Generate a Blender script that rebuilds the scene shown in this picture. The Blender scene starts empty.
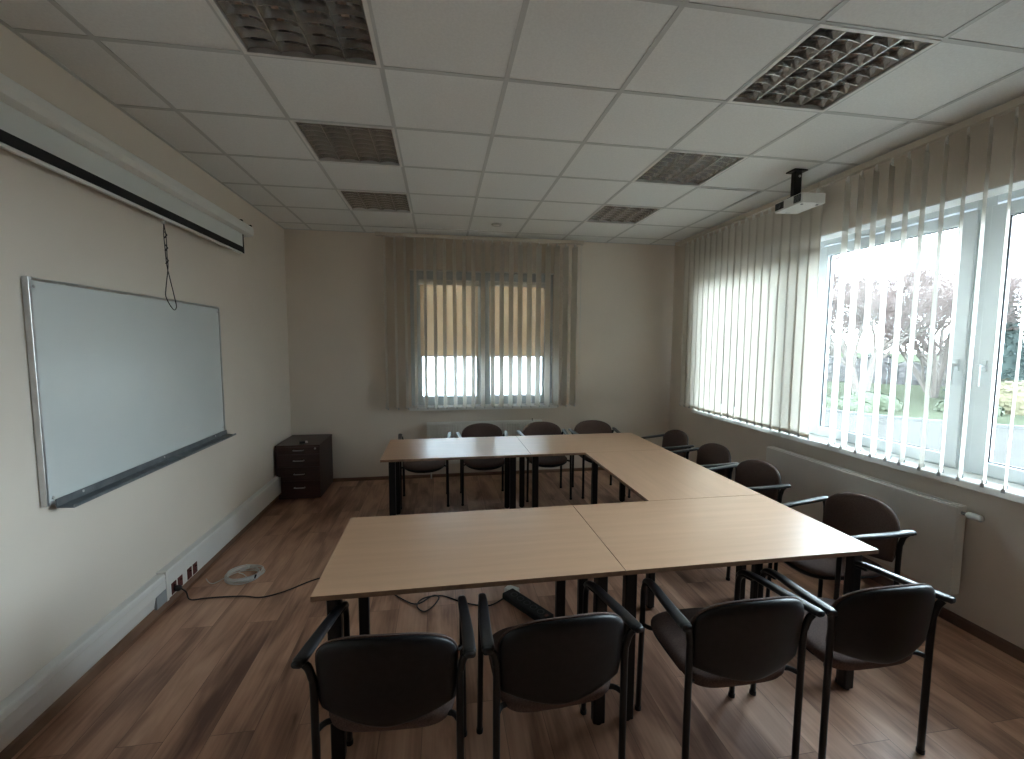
import bpy, bmesh, math, random
from mathutils import Vector, Matrix
R = math.radians; PI = math.pi
SC = bpy.context.scene; COL = SC.collection
random.seed(7)

# ------------------------------------------------------------------ materials
def mat(name, col, rough=.5, metal=0., spec=.5, coat=0.):
    m = bpy.data.materials.new(name); m.use_nodes = True
    b = m.node_tree.nodes['Principled BSDF']
    b.inputs['Base Color'].default_value = (*col, 1); b.inputs['Roughness'].default_value = rough
    b.inputs['Metallic'].default_value = metal; b.inputs['Specular IOR Level'].default_value = spec
    b.inputs['Coat Weight'].default_value = coat
    return m
def nd(m, t, **kw):
    n = m.node_tree.nodes.new(t)
    for k, v in kw.items(): setattr(n, k, v)
    return n
def noisy(m, c1, c2, scale=(4, 4, 4), detail=4., bump=0., bscale=None, lo=.35, hi=.65):
    """two-tone procedural variation of the thing's own colour, optional fine bump"""
    nt = m.node_tree; b = nt.nodes['Principled BSDF']
    tc = nd(m, 'ShaderNodeTexCoord'); mp = nd(m, 'ShaderNodeMapping'); mp.inputs['Scale'].default_value = scale
    nt.links.new(tc.outputs['Object'], mp.inputs['Vector'])
    n = nd(m, 'ShaderNodeTexNoise'); n.inputs['Scale'].default_value = 1; n.inputs['Detail'].default_value = detail
    nt.links.new(mp.outputs['Vector'], n.inputs['Vector'])
    r = nd(m, 'ShaderNodeValToRGB'); r.color_ramp.elements[0].position = lo; r.color_ramp.elements[1].position = hi
    r.color_ramp.elements[0].color = (*c1, 1); r.color_ramp.elements[1].color = (*c2, 1)
    nt.links.new(n.outputs['Fac'], r.inputs['Fac']); nt.links.new(r.outputs['Color'], b.inputs['Base Color'])
    if bump:
        n2 = nd(m, 'ShaderNodeTexNoise'); n2.inputs['Scale'].default_value = bscale or 300; n2.inputs['Detail'].default_value = 2
        nt.links.new(tc.outputs['Object'], n2.inputs['Vector'])
        bp = nd(m, 'ShaderNodeBump'); bp.inputs['Strength'].default_value = bump; bp.inputs['Distance'].default_value = .001
        nt.links.new(n2.outputs['Fac'], bp.inputs['Height']); nt.links.new(bp.outputs['Normal'], b.inputs['Normal'])
    return m
M = {}
M['wall'] = noisy(mat('wall_paint', (.6, .52, .42), .75, spec=.25), (.72, .65, .575), (.75, .68, .60), (1.5,)*3, bump=.25, bscale=120)
M['tile'] = noisy(mat('ceiling_tile', (.74, .74, .70), .9, spec=.1), (.78, .80, .80), (.83, .85, .85), (90,)*3, bump=.4, bscale=260)
M['tee'] = mat('ceiling_bar', (.56, .58, .58), .5, spec=.3)
M['dark_void'] = mat('dark_void', (.03, .03, .03), .9)
M['white'] = noisy(mat('white_plastic', (.78, .78, .76), .4), (.76, .76, .74), (.8, .8, .78), (3,)*3)
M['white_paint'] = noisy(mat('white_enamel', (.72, .70, .64), .35), (.78, .77, .73), (.82, .81, .77), (3,)*3)
M['cream_paint'] = noisy(mat('cream_enamel', (.6, .55, .46), .4), (.6, .55, .46), (.64, .585, .5), (3,)*3)
M['pvc'] = noisy(mat('window_pvc', (.72, .74, .74), .3), (.56, .60, .62), (.60, .64, .66), (3,)*3)
M['board'] = noisy(mat('whiteboard_enamel', (.66, .70, .70), .22, coat=.3), (.64, .685, .69), (.67, .71, .71), (2,)*3)
M['alu'] = noisy(mat('aluminium', (.6, .6, .6), .35, 1.), (.56, .56, .56), (.64, .64, .64), (20,)*3)
M['alu_dark'] = noisy(mat('grey_anodised', (.2, .22, .24), .4, .6), (.18, .2, .22), (.23, .25, .27), (20,)*3)
M['mirror'] = noisy(mat('louvre_aluminium', (.62, .60, .58), .2, 1.), (.58, .56, .54), (.66, .64, .62), (8,)*3)
M['tube'] = mat('fluorescent_tube', (.8, .8, .78), .3)
M['black'] = noisy(mat('black_powder_coat', (.006, .006, .007), .38, spec=.35), (.004, .004, .005), (.007, .007, .008), (30,)*3)
M['shell'] = noisy(mat('black_shell_plastic', (.006, .006, .008), .42, spec=.3), (.004, .004, .005), (.007, .007, .009), (40,)*3, bump=.2, bscale=500)
M['arm'] = noisy(mat('black_arm_plastic', (.012, .012, .014), .33), (.009, .009, .011), (.014, .014, .017), (40,)*3, bump=.2, bscale=500)
M['fabric'] = noisy(mat('brown_fabric', (.085, .05, .042), .9, spec=.15), (.09, .058, .050), (.13, .09, .078), (220,)*3, bump=.8, bscale=700)
M['cabinet'] = noisy(mat('wenge_laminate', (.03, .014, .012), .4), (.030, .013, .012), (.055, .026, .022), (4, 4, 60))
M['screen'] = mat('projection_cloth', (.72, .76, .76), .8)
M['black_cloth'] = mat('black_masking_cloth', (.012, .012, .014), .8)
M['cord'] = mat('black_cord', (.015, .012, .012), .5)
M['cord_white'] = mat('grey_white_cord', (.62, .61, .58), .5)
M['cord_light'] = mat('pale_knot', (.5, .5, .45), .6)
M['socket'] = mat('maroon_socket', (.10, .02, .018), .4)
M['grey_plastic'] = mat('grey_plastic', (.33, .36, .38), .5)
M['ring'] = mat('socket_plastic', (.06, .06, .065), .45)
M['weight'] = mat('pale_grey_plastic', (.5, .52, .53), .4)
M['shade'] = noisy(mat('roller_cloth', (.42, .30, .18), .8), (.40, .285, .17), (.44, .315, .19), (200,)*3)
M['skirt'] = noisy(mat('skirting_wood', (.22, .125, .08), .5), (.17, .095, .06), (.26, .155, .10), (3, 3, 3))
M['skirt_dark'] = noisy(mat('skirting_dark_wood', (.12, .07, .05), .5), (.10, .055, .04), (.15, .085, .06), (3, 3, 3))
M['hole'] = mat('socket_slot', (.01, .01, .01), .6)
M['edge'] = noisy(mat('beech_edge', (.25, .14, .085), .45), (.20, .115, .07), (.28, .16, .1), (30, 30, 30))

def beech():
    m = noisy(mat('beech_laminate', (.5, .32, .2), .33, spec=.5), (.54, .335, .21), (.59, .37, .235), (26, 2.2, 26), 5., lo=.3, hi=.7)
    return m
M['beech'] = beech()

def translucent(name, col, opac_trans=.5, through=.04):
    m = bpy.data.materials.new(name); m.use_nodes = True; nt = m.node_tree; nt.nodes.clear()
    o = nd(m, 'ShaderNodeOutputMaterial'); d = nd(m, 'ShaderNodeBsdfDiffuse'); t = nd(m, 'ShaderNodeBsdfTranslucent')
    x = nd(m, 'ShaderNodeMixShader'); x.inputs[0].default_value = opac_trans
    tr = nd(m, 'ShaderNodeBsdfTransparent'); y = nd(m, 'ShaderNodeMixShader'); y.inputs[0].default_value = through
    tc = nd(m, 'ShaderNodeTexCoord'); w = nd(m, 'ShaderNodeTexNoise'); w.inputs['Scale'].default_value = 350
    r = nd(m, 'ShaderNodeMixRGB'); r.inputs[1].default_value = (*[c*.94 for c in col], 1); r.inputs[2].default_value = (*col, 1)
    nt.links.new(tc.outputs['Object'], w.inputs['Vector']); nt.links.new(w.outputs['Fac'], r.inputs[0])
    nt.links.new(r.outputs[0], d.inputs['Color']); nt.links.new(r.outputs[0], t.inputs['Color'])
    nt.links.new(d.outputs[0], x.inputs[1]); nt.links.new(t.outputs[0], x.inputs[2])
    nt.links.new(x.outputs[0], y.inputs[1]); nt.links.new(tr.outputs[0], y.inputs[2]); nt.links.new(y.outputs[0], o.inputs[0])
    return m
M['slat'] = translucent('blind_fabric', (.86, .83, .775), .40, .03)
M['roller'] = translucent('roller_fabric', (.74, .62, .48), .36, .01)

def glass():
    m = bpy.data.materials.new('window_glass'); m.use_nodes = True; nt = m.node_tree; nt.nodes.clear()
    o = nd(m, 'ShaderNodeOutputMaterial'); g = nd(m, 'ShaderNodeBsdfGlossy'); g.inputs['Roughness'].default_value = .02
    t = nd(m, 'ShaderNodeBsdfTransparent'); t.inputs['Color'].default_value = (.93, .96, .95, 1)
    x = nd(m, 'ShaderNodeMixShader'); f = nd(m, 'ShaderNodeFresnel'); f.inputs['IOR'].default_value = 1.3
    nt.links.new(f.outputs[0], x.inputs[0]); nt.links.new(t.outputs[0], x.inputs[1]); nt.links.new(g.outputs[0], x.inputs[2])
    nt.links.new(x.outputs[0], o.inputs[0]); return m
M['glass'] = glass()

def floor_mat():
    m = mat('oak_laminate', (.2, .1, .06), .36, spec=.5); nt = m.node_tree; b = nt.nodes['Principled BSDF']; L = nt.links.new
    tc = nd(m, 'ShaderNodeTexCoord'); mp = nd(m, 'ShaderNodeMapping')
    mp.inputs['Rotation'].default_value = (0, 0, R(90)); mp.inputs['Location'].default_value = (.498, .1405, 0)
    L(tc.outputs['Object'], mp.inputs['Vector'])
    br = nd(m, 'ShaderNodeTexBrick'); br.offset = .37; br.offset_frequency = 2
    br.inputs['Scale'].default_value = 1; br.inputs['Brick Width'].default_value = 1.29; br.inputs['Row Height'].default_value = .182
    br.inputs['Mortar Size'].default_value = .0011; br.inputs['Mortar Smooth'].default_value = .1; br.inputs['Bias'].default_value = 0
    br.inputs['Color1'].default_value = (0, 0, 0, 1); br.inputs['Color2'].default_value = (1, 1, 1, 1); br.inputs['Mortar'].default_value = (.5, .5, .5, 1)
    L(mp.outputs['Vector'], br.inputs['Vector'])
    # grain, long along the plank, shifted per plank
    off = nd(m, 'ShaderNodeVectorMath', operation='SCALE'); off.inputs['Scale'].default_value = 7.3; L(br.outputs['Color'], off.inputs[0])
    ad = nd(m, 'ShaderNodeVectorMath', operation='ADD'); L(tc.outputs['Object'], ad.inputs[0]); L(off.outputs[0], ad.inputs[1])
    m1 = nd(m, 'ShaderNodeMapping'); m1.inputs['Scale'].default_value = (7, 1.6, 1); L(ad.outputs[0], m1.inputs['Vector'])
    n1 = nd(m, 'ShaderNodeTexNoise'); n1.inputs['Scale'].default_value = 1; n1.inputs['Detail'].default_value = 3; n1.inputs['Distortion'].default_value = .7; L(m1.outputs[0], n1.inputs['Vector'])
    m2 = nd(m, 'ShaderNodeMapping'); m2.inputs['Scale'].default_value = (70, 3.5, 1); L(ad.outputs[0], m2.inputs['Vector'])
    n2 = nd(m, 'ShaderNodeTexNoise'); n2.inputs['Scale'].default_value = 1; n2.inputs['Detail'].default_value = 6; L(m2.outputs[0], n2.inputs['Vector'])
    a = nd(m, 'ShaderNodeMath', operation='MULTIPLY_ADD'); L(n2.outputs['Fac'], a.inputs[0]); a.inputs[1].default_value = .3; L(n1.outputs['Fac'], a.inputs[2])
    sp = nd(m, 'ShaderNodeSeparateColor'); L(br.outputs['Color'], sp.inputs[0])
    a2 = nd(m, 'ShaderNodeMath', operation='MULTIPLY_ADD'); L(sp.outputs[0], a2.inputs[0]); a2.inputs[1].default_value = .16; L(a.outputs[0], a2.inputs[2])
    rp = nd(m, 'ShaderNodeValToRGB'); e = rp.color_ramp.elements
    e[0].position = .45; e[0].color = (.15, .066, .042, 1); e[1].position = .98; e[1].color = (.62, .37, .25, 1)
    k = e.new(.64); k.color = (.33, .175, .115, 1); k = e.new(.76); k.color = (.47, .265, .175, 1)
    L(a2.outputs[0], rp.inputs['Fac'])
    mx = nd(m, 'ShaderNodeMixRGB'); mx.inputs[2].default_value = (.05, .028, .02, 1)
    mf = nd(m, 'ShaderNodeMath', operation='MULTIPLY'); mf.inputs[1].default_value = .75; L(br.outputs['Fac'], mf.inputs[0])
    L(mf.outputs[0], mx.inputs[0]); L(rp.outputs['Color'], mx.inputs[1]); L(mx.outputs[0], b.inputs['Base Color'])
    bp = nd(m, 'ShaderNodeBump'); bp.inputs['Strength'].default_value = .12; bp.inputs['Distance'].default_value = .002
    L(n2.outputs['Fac'], bp.inputs['Height']); L(bp.outputs['Normal'], b.inputs['Normal'])
    return m
M['floor'] = floor_mat()
# outdoors
M['lawn'] = noisy(mat('lawn_grass', (.1, .14, .05), 1, spec=0), (.024, .026, .017), (.032, .034, .022), (1.5,)*3, 6, bump=.8, bscale=40)
M['road'] = noisy(mat('pale_asphalt', (.2, .2, .2), 1, spec=0), (.034, .031, .028), (.039, .036, .032), (2,)*3, 8)
M['kerb'] = noisy(mat('kerb_concrete', (.32, .31, .3), 1, spec=0), (.055, .054, .052), (.07, .068, .065), (4,)*3)
M['bark'] = noisy(mat('bark', (.16, .12, .09), .9, spec=.1), (.065, .054, .047), (.09, .077, .067), (9, 9, 3))
M['twig'] = noisy(mat('reddish_twig', (.2, .12, .1), .9, spec=.1), (.085, .064, .058), (.11, .083, .075), (3,)*3)
M['needle'] = noisy(mat('spruce_needles', (.03, .055, .045), .8, spec=.2), (.012, .019, .017), (.022, .031, .027), (2,)*3)
M['thicket'] = noisy(mat('winter_thicket', (.05, .045, .045), 1, spec=0), (.045, .042, .042), (.07, .062, .058), (3,)*3)
M['hedge'] = noisy(mat('hedge_leaf', (.08, .12, .04), .8, spec=.2), (.030, .036, .020), (.044, .050, .029), (3,)*3)
M['gold'] = noisy(mat('golden_shrub_leaf', (.2, .17, .06), .8, spec=.2), (.055, .048, .026), (.075, .064, .036), (3,)*3)
M['plaster'] = noisy(mat('neighbour_wall', (.36, .38, .40), .9), (.36, .37, .38), (.46, .47, .48), (3, 3, 14), 5)

# ------------------------------------------------------------------ mesh helpers
def obj(name, bm, m, parent=None, smooth=False, bevel=0):
    me = bpy.data.meshes.new(name); bm.normal_update(); bm.to_mesh(me); bm.free()
    for x in (m if isinstance(m, (list, tuple)) else [m]): me.materials.append(x)
    o = bpy.data.objects.new(name, me); COL.objects.link(o); o.parent = parent
    if smooth:
        for p in me.polygons: p.use_smooth = True
    if bevel:
        b = o.modifiers.new('bevel', 'BEVEL'); b.width = bevel; b.segments = 2; b.limit_method = 'ANGLE'
        b.harden_normals = False
    return o
def tag(o, label=None, cat=None, group=None, kind=None):
    if label: o['label'] = label
    if cat: o['category'] = cat
    if group: o['group'] = group
    if kind: o['kind'] = kind
    return o
def thing(name, label, cat, loc=(0, 0, 0), rz=0, group=None):
    o = bpy.data.objects.new(name, None); COL.objects.link(o); o.empty_display_size = .05
    o.location = loc; o.rotation_euler = (0, 0, rz)
    return tag(o, label, cat, group)
def B(): return bmesh.new()
def box(bm, x0, x1, y0, y1, z0, z1, mi=0, mat4=None):
    vs = [bm.verts.new((x, y, z)) for x in (x0, x1) for y in (y0, y1) for z in (z0, z1)]
    if mat4 is not None:
        for v in vs: v.co = mat4 @ v.co
    for f in ((0, 1, 3, 2), (4, 6, 7, 5), (0, 4, 5, 1), (2, 3, 7, 6), (0, 2, 6, 4), (1, 5, 7, 3)):
        fc = bm.faces.new([vs[i] for i in f]); fc.material_index = mi
    return bm
def prism(bm, poly, axis, a, b, mi=0):
    """extrude polygon along axis from a to b; poly gives the two other coordinates in order"""
    def pt(p, t):
        c = list(p); c.insert(axis, t); return c
    A = [bm.verts.new(pt(p, a)) for p in poly]; Z = [bm.verts.new(pt(p, b)) for p in poly]; n = len(poly)
    fs = [bm.faces.new(A), bm.faces.new(Z[::-1])]
    for i in range(n): fs.append(bm.faces.new((A[i], Z[i], Z[(i+1) % n], A[(i+1) % n])))
    for f in fs: f.material_index = mi
    bmesh.ops.recalc_face_normals(bm, faces=fs)
    return bm
def sweep(bm, pts, prof, closed=False, up=(0, 0, 1), cap=True, mi=0):
    """sweep section prof (list of (side, up) offsets, or function of t) along pts"""
    pts = [Vector(p) for p in pts]; n = len(pts); rings = []
    side = None
    for i, p in enumerate(pts):
        a = pts[(i-1) % n] if (closed or i > 0) else p; b = pts[(i+1) % n] if (closed or i < n-1) else p
        t = (b-a).normalized()
        if side is None:
            u = Vector(up)
            if abs(t.dot(u)) > .95: u = Vector((0, 1, 0)) if abs(t.y) < .9 else Vector((1, 0, 0))
            side = t.cross(u).normalized()
        else:
            side = (side - t*side.dot(t)).normalized()
        upv = side.cross(t).normalized()
        pr = prof(i/(n-1)) if callable(prof) else prof
        rings.append([bm.verts.new(p + side*s + upv*h) for s, h in pr])
    k = len(rings[0]); m = n if closed else n-1
    for i in range(m):
        A, Z = rings[i], rings[(i+1) % n]
        for j in range(k):
            f = bm.faces.new((A[j], A[(j+1) % k], Z[(j+1) % k], Z[j])); f.material_index = mi
    if cap and not closed:
        bm.faces.new(rings[0][::-1]).material_index = mi; bm.faces.new(rings[-1]).material_index = mi
    return bm
def circ(r, n=10, rx=None): return [((rx or r)*math.cos(2*PI*i/n), r*math.sin(2*PI*i/n)) for i in range(n)]
def tube(bm, pts, r, n=10, closed=False, mi=0): return sweep(bm, pts, circ(r, n), closed, mi=mi)
def spline(pts, k=6, closed=False):
    """Catmull-Rom through pts"""
    P = [Vector(p) for p in pts]; n = len(P); out = []
    rng = range(n if closed else n-1)
    for i in rng:
        p1, p2 = P[i], P[(i+1) % n]
        p0 = P[(i-1) % n] if (closed or i > 0) else p1*2-p2
        p3 = P[(i+2) % n] if (closed or i+2 < n) else p2*2-p1
        for j in range(k):
            t = j/k
            out.append(.5*((2*p1)+(p2-p0)*t+(2*p0-5*p1+4*p2-p3)*t*t+(3*p1-3*p2+p3-p0)*t**3))
    if not closed: out.append(P[-1])
    return out
def lathe(bm, prof, c=(0, 0, 0), n=24, axis='Z', mi=0):
    rings = []
    for r, z in prof:
        ring = []
        for i in range(n):
            a = 2*PI*i/n; x, y = r*math.cos(a), r*math.sin(a)
            co = {'Z': (x, y, z), 'Y': (x, z, y), 'X': (z, x, y)}[axis]
            ring.append(bm.verts.new(Vector(c)+Vector(co)))
        rings.append(ring)
    fs = []
    for A, Z in zip(rings, rings[1:]):
        for i in range(n): fs.append(bm.faces.new((A[i], A[(i+1) % n], Z[(i+1) % n], Z[i])))
    fs.append(bm.faces.new(rings[0][::-1])); fs.append(bm.faces.new(rings[-1]))
    for f in fs: f.material_index = mi
    bmesh.ops.recalc_face_normals(bm, faces=fs)
    return bm
def rr(hx, hy, r, n=5):
    """rounded rectangle section"""
    out = []
    for cx, cy, a0 in ((hx-r, hy-r, 0), (-hx+r, hy-r, 90), (-hx+r, -hy+r, 180), (hx-r, -hy+r, 270)):
        for i in range(n): a = R(a0+90*i/(n-1)); out.append((cx+r*math.cos(a), cy+r*math.sin(a)))
    return out
def pad(bm, outline, centre, place, front, back, rings=10, kf=4., kb=4.):
    """cushion/shell: place(a, b, t) -> 3D point, t the offset normal to the sheet; thickness fades at the outline"""
    n = len(outline)
    def layer(T, k):
        L = []
        for s in range(1, rings+1):
            q = math.sin(s/rings*PI/2)
            t = T*max(0, 1-q**k)**.5
            L.append([(centre[0]+(o[0]-centre[0])*q, centre[1]+(o[1]-centre[1])*q, t) for o in outline])
        return L
    F, K = layer(front, kf), layer(-back, kb)
    cF = bm.verts.new(place(*centre, front)); cK = bm.verts.new(place(*centre, -back))
    vf = [[bm.verts.new(place(*p)) for p in r] for r in F]; vk = [[bm.verts.new(place(*p)) for p in r] for r in K[:-1]] + [vf[-1]]
    for V, c, fl in ((vf, cF, False), (vk, cK, True)):
        def face(*v): bm.faces.new(v[::-1] if fl else v)
        for i in range(n): face(c, V[0][i], V[0][(i+1) % n])
        for A, Z in zip(V, V[1:]):
            for i in range(n): face(A[i], Z[i], Z[(i+1) % n], A[(i+1) % n])
    bmesh.ops.recalc_face_normals(bm, faces=bm.faces[:])
    return bm
def copy_tree(o, parent=None):
    c = o.copy(); COL.objects.link(c); c.parent = parent
    for ch in KIDS.get(o.name, []): copy_tree(ch, c)
    return c
KIDS = {}
def freeze(o):
    ks = [x for x in COL.objects if x.parent == o]
    KIDS[o.name] = ks
    for k in ks: freeze(k)

# ------------------------------------------------------------------ room
XL, XR, YB, YN, H = -.91, 3.97, 3.30, -5.4, 3.01
def struct(name, bm, m, **k): return tag(obj(name, bm, m, **k), kind='structure')
b = B(); box(b, XL-.3, XR+.3, YN-.3, YB+.3, -.12, 0); struct('floor', b, M['floor'])
b = B(); box(b, XL-.3, XL, YN, YB+.3, 0, H+.3); struct('wall_left', b, M['wall'])
b = B(); box(b, XL-.3, XR+.3, YN-.3, YN, 0, H+.3); struct('wall_near', b, M['wall'])
BW = (.50, 2.33, .885, 2.60)      # back window opening x0,x1,z0,z1
b = B()
box(b, XL, BW[0], YB, YB+.3, 0, H+.3); box(b, BW[1], XR+.3, YB, YB+.3, 0, H+.3)
box(b, BW[0], BW[1], YB, YB+.3, 0, BW[2]); box(b, BW[0], BW[1], YB, YB+.3, BW[3], H+.3)
struct('wall_back', b, M['wall'])
RW = (-1.26, 2.63, .885, 2.60)    # right window strip y0,y1,z0,z1
b = B()
box(b, XR, XR+.3, RW[1], YB, 0, H+.3); box(b, XR, XR+.3, YN, RW[0], 0, H+.3)
box(b, XR, XR+.3, RW[0], RW[1], 0, RW[2]); box(b, XR, XR+.3, RW[0], RW[1], RW[3], H+.3)
struct('wall_right', b, M['wall'])
# ceiling: tiles on a 0.6 m grid of bars; lamp cells left open
LAMPS = [(0, -1), (0, 1), (0, 3), (4, -1), (4, 1), (4, 3)]
b = B(); g = .6
xs = [XL] + [i*g for i in range(-1, 7)] + [XR]; ys = [YN] + [j*g for j in range(-8, 6)] + [YB]
for i in range(len(xs)-1):
    for j in range(len(ys)-1):
        x0, x1, y0, y1 = xs[i], xs[i+1], ys[j], ys[j+1]
        if (i-2, j-9) in [(a, c) for a, c in LAMPS]: continue
        lift = .016 if (i-2, j-9) == (5, 2) else 0
        m4 = Matrix.Translation((0, y1, 0)) @ Matrix.Rotation(-lift/.6, 4, 'X') @ Matrix.Translation((0, -y1, 0)) if lift else None
        box(b, x0+.004, x1-.004, y0+.004, y1-.004, H+.0035, H+.018, 0, m4)
w = .012
for x in xs[1:-1]:
    box(b, x-w, x+w, YN, YB, H, H+.003, 1); box(b, x-.002, x+.002, YN, YB, H+.003, H+.03, 1)
for y in ys[1:-1]:
    for i in range(len(xs)-1): box(b, xs[i]+w, xs[i+1]-w, y-w, y+w, H, H+.003, 1)
box(b, XL, XL+.02, YN, YB, H-.0005, H+.003, 1); box(b, XR-.02, XR, YN, YB, H-.0005, H+.003, 1)
box(b, XL+.02, XR-.02, YB-.02, YB, H-.0005, H+.003, 1)
box(b, XL-.3, XR+.3, YN-.3, YB+.3, H+.29, H+.4, 2)
struct('ceiling', b, [M['tile'], M['tee'], M['dark_void']])
# skirting
b = B(); prism(b, [(XL, 0), (XL+.022, 0), (XL+.022, .05), (XL+.014, .062), (XL, .062)], 1, YN, YB); struct('baseboard_left', b, M['skirt'])
b = B(); prism(b, [(YB, 0), (YB-.018, 0), (YB-.018, .03), (YB-.01, .04), (YB, .04)], 0, XL+.022, XR-.018); struct('baseboard_back', b, M['skirt'])
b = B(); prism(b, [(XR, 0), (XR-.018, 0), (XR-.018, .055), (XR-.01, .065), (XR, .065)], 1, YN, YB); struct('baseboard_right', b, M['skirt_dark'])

# ------------------------------------------------------------------ windows
def frame_bm(u0, u1, v0, v1, t, d0, d1, plane):
    """rectangular frame of bar width t; plane 'Y' -> u=x, depth=y ; 'X' -> u=y, depth=x"""
    bm = B()
    for a0, a1, c0, c1 in ((u0, u0+t, v0, v1), (u1-t, u1, v0, v1), (u0+t, u1-t, v0, v0+t), (u0+t, u1-t, v1-t, v1)):
        if plane == 'Y': box(bm, a0, a1, d0, d1, c0, c1)
        else: box(bm, d0, d1, a0, a1, c0, c1)
    return bm
def pane(u0, u1, v0, v1, d, parent, plane):
    bm = B()
    if plane == 'Y': box(bm, u0, u1, d-.002, d+.002, v0, v1)
    else: box(bm, d-.002, d+.002, u0, u1, v0, v1)
    obj('gasket', frame_bm(u0-.0, u1, v0, v1, .006, d-.009, d-.003, plane), M['black'], parent)
    return obj('pane', bm, M['glass'], parent)
# back window: two casements
wd = thing('window_1', None, None, (0, 0, 0)); wd['kind'] = 'structure'
obj('window_frame', frame_bm(BW[0], BW[1], BW[2], BW[3], .05, 3.40, 3.47, 'Y'), M['pvc'], wd, bevel=.003)
def handle(parent, x, y, z, rz):
    bm = B(); m4 = Matrix.Translation((x, y, z)) @ Matrix.Rotation(rz, 4, 'Z')
    box(bm, -.013, .013, -.010, 0, -.035, .035, 0, m4); box(bm, -.009, .009, -.045, -.010, -.009, .009, 0, m4)
    box(bm, -.011, .011, -.055, -.040, -.125, .012, 0, m4)
    return obj('handle', bm, M['pvc'], parent, bevel=.003)
for x0, x1, hx in ((.55, 1.415, 1.385), (1.415, 2.28, 1.445)):
    s = obj('sash', frame_bm(x0+.002, x1-.002, .935, 2.55, .085, 3.385, 3.455, 'Y'), M['pvc'], wd, bevel=.004)
    pane(x0+.085, x1-.085, 1.02, 2.465, 3.425, s, 'Y')
bm = B(); box(bm, 1.395, 1.435, 3.375, 3.385, .95, 2.53); obj('mullion_cover', bm, M['pvc'], wd, bevel=.003)
handle(wd, 1.365, 3.385, 1.68, 0)
bm = B(); prism(bm, [(3.215, .868), (3.215, .905), (3.222, .912), (3.40, .912), (3.40, .885), (3.235, .885), (3.235, .868)], 0, .485, 2.355)
obj('window_sill', bm, M['white'], wd, bevel=.003)
bm = B(); box(bm, BW[0]-.0, BW[1], 3.30, 3.40, 2.595, 2.60); 
obj('reveal_lining', bm, M['white'], wd)
# roller shades fitted on the two casements
for k, (x0, x1, lab) in enumerate(((.61, 1.355, 'brown roller shade pulled halfway down the left casement of the far window'),
                          (1.475, 2.22, 'brown roller shade pulled halfway down the right casement of the far window'))):
    t = thing('roller_shade', lab, 'shade', ((x0+x1)/2, 3.37, 2.47), 0, 'roller shades on the far window'); h = (x1-x0)/2
    bm = B(); prism(bm, [(-.012, -.045), (.012, -.045), (.012, .02), (-.004, .02), (-.022, .0), (-.022, -.03)], 0, -h, h); obj('cassette', bm, M['white'], t)
    bm = B(); box(bm, -h+.012, h-.012, -.001, .001, -.925, -.04); obj('cloth', bm, M['roller'], t)
    bm = B(); box(bm, -h+.012, h-.012, -.006, .006, -.94, -.922); obj('bottom_bar', bm, M['cream_paint'], t, bevel=.002)
# right windows
for n, (y0, y1, hand) in enumerate(((1.16, 2.63, None), (-.04, 1.16, 1), (-1.26, -.04, -1))):
    wd = thing('window_%d' % (n+2), None, None); wd['kind'] = 'structure'
    obj('window_frame', frame_bm(y0+.001, y1-.001, RW[2], RW[3], .05, 4.13, 4.20, 'X'), M['pvc'], wd, bevel=.003)
    s = obj('sash', frame_bm(y0+.035, y1-.035, .922, 2.535, .075, 4.115, 4.185, 'X'), M['pvc'], wd, bevel=.004)
    pane(y0+.11, y1-.11, .997, 2.46, 4.155, s, 'X')
    if hand == 1: handle(wd, 4.115, y0+.072, 1.58, R(-90))
    if hand == -1: handle(wd, 4.115, y1-.072, 1.58, R(-90))
bm = B(); prism(bm, [(3.905, .868), (3.905, .905), (3.912, .912), (4.13, .912), (4.13, .885), (3.925, .885), (3.925, .868)], 1, RW[0]-.03, RW[1]+.03)
struct('trim_1', bm, M['white'], bevel=.003)
bm = B(); box(bm, 3.97, 4.13, RW[0], RW[1], 2.592, 2.60); struct('trim_2', bm, M['white'])

# ------------------------------------------------------------------ vertical blinds
def slat_mesh(L, name='slat'):
    """127 mm fabric strip hanging from z=0 to -L, gently bowed; long side along local x"""
    bm = B(); hw = .0635; N = 6; th = .0007; fr = []
    for s in (-1, 1):
        row = []
        for z in (0, -L*.25, -L*.5, -L*.75, -L):
            row.append([bm.verts.new((hw*(2*i/N-1), .004*(1-(2*i/N-1)**2)+s*th, z)) for i in range(N+1)])
        for A, Z in zip(row, row[1:]):
            for i in range(N): bm.faces.new((A[i], A[i+1], Z[i+1], Z[i]) if s < 0 else (A[i+1], A[i], Z[i], Z[i+1]))
        fr.append(row)
    for e in (0, N):
        for k in range(4): bm.faces.new((fr[0][k][e], fr[1][k][e], fr[1][k+1][e], fr[0][k+1][e]))
    me = bpy.data.meshes.new(name); bm.to_mesh(me); bm.free(); me.materials.append(M['slat'])
    for p in me.polygons: p.use_smooth = True
    return me
def weight_mesh(L):
    bm = B(); box(bm, -.060, .060, -.0015, .0055, -L-.003, -L+.030)
    for f in bm.faces: f.material_index = 1
    box(bm, -.062, -.054, -.006, .010, -L-.010, -L+.012); box(bm, .054, .062, -.006, .010, -L-.010, -L+.012)
    me = bpy.data.meshes.new('weight'); bm.to_mesh(me); bm.free(); me.materials.append(M['weight']); me.materials.append(M['slat']); return me
def clip_mesh():
    bm = B(); box(bm, -.018, .018, -.003, .006, -.006, .030); box(bm, -.004, .004, -.004, .004, .02, .055)
    me = bpy.data.meshes.new('hanger_clip'); bm.to_mesh(me); bm.free(); me.materials.append(M['white_paint']); return me
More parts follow.
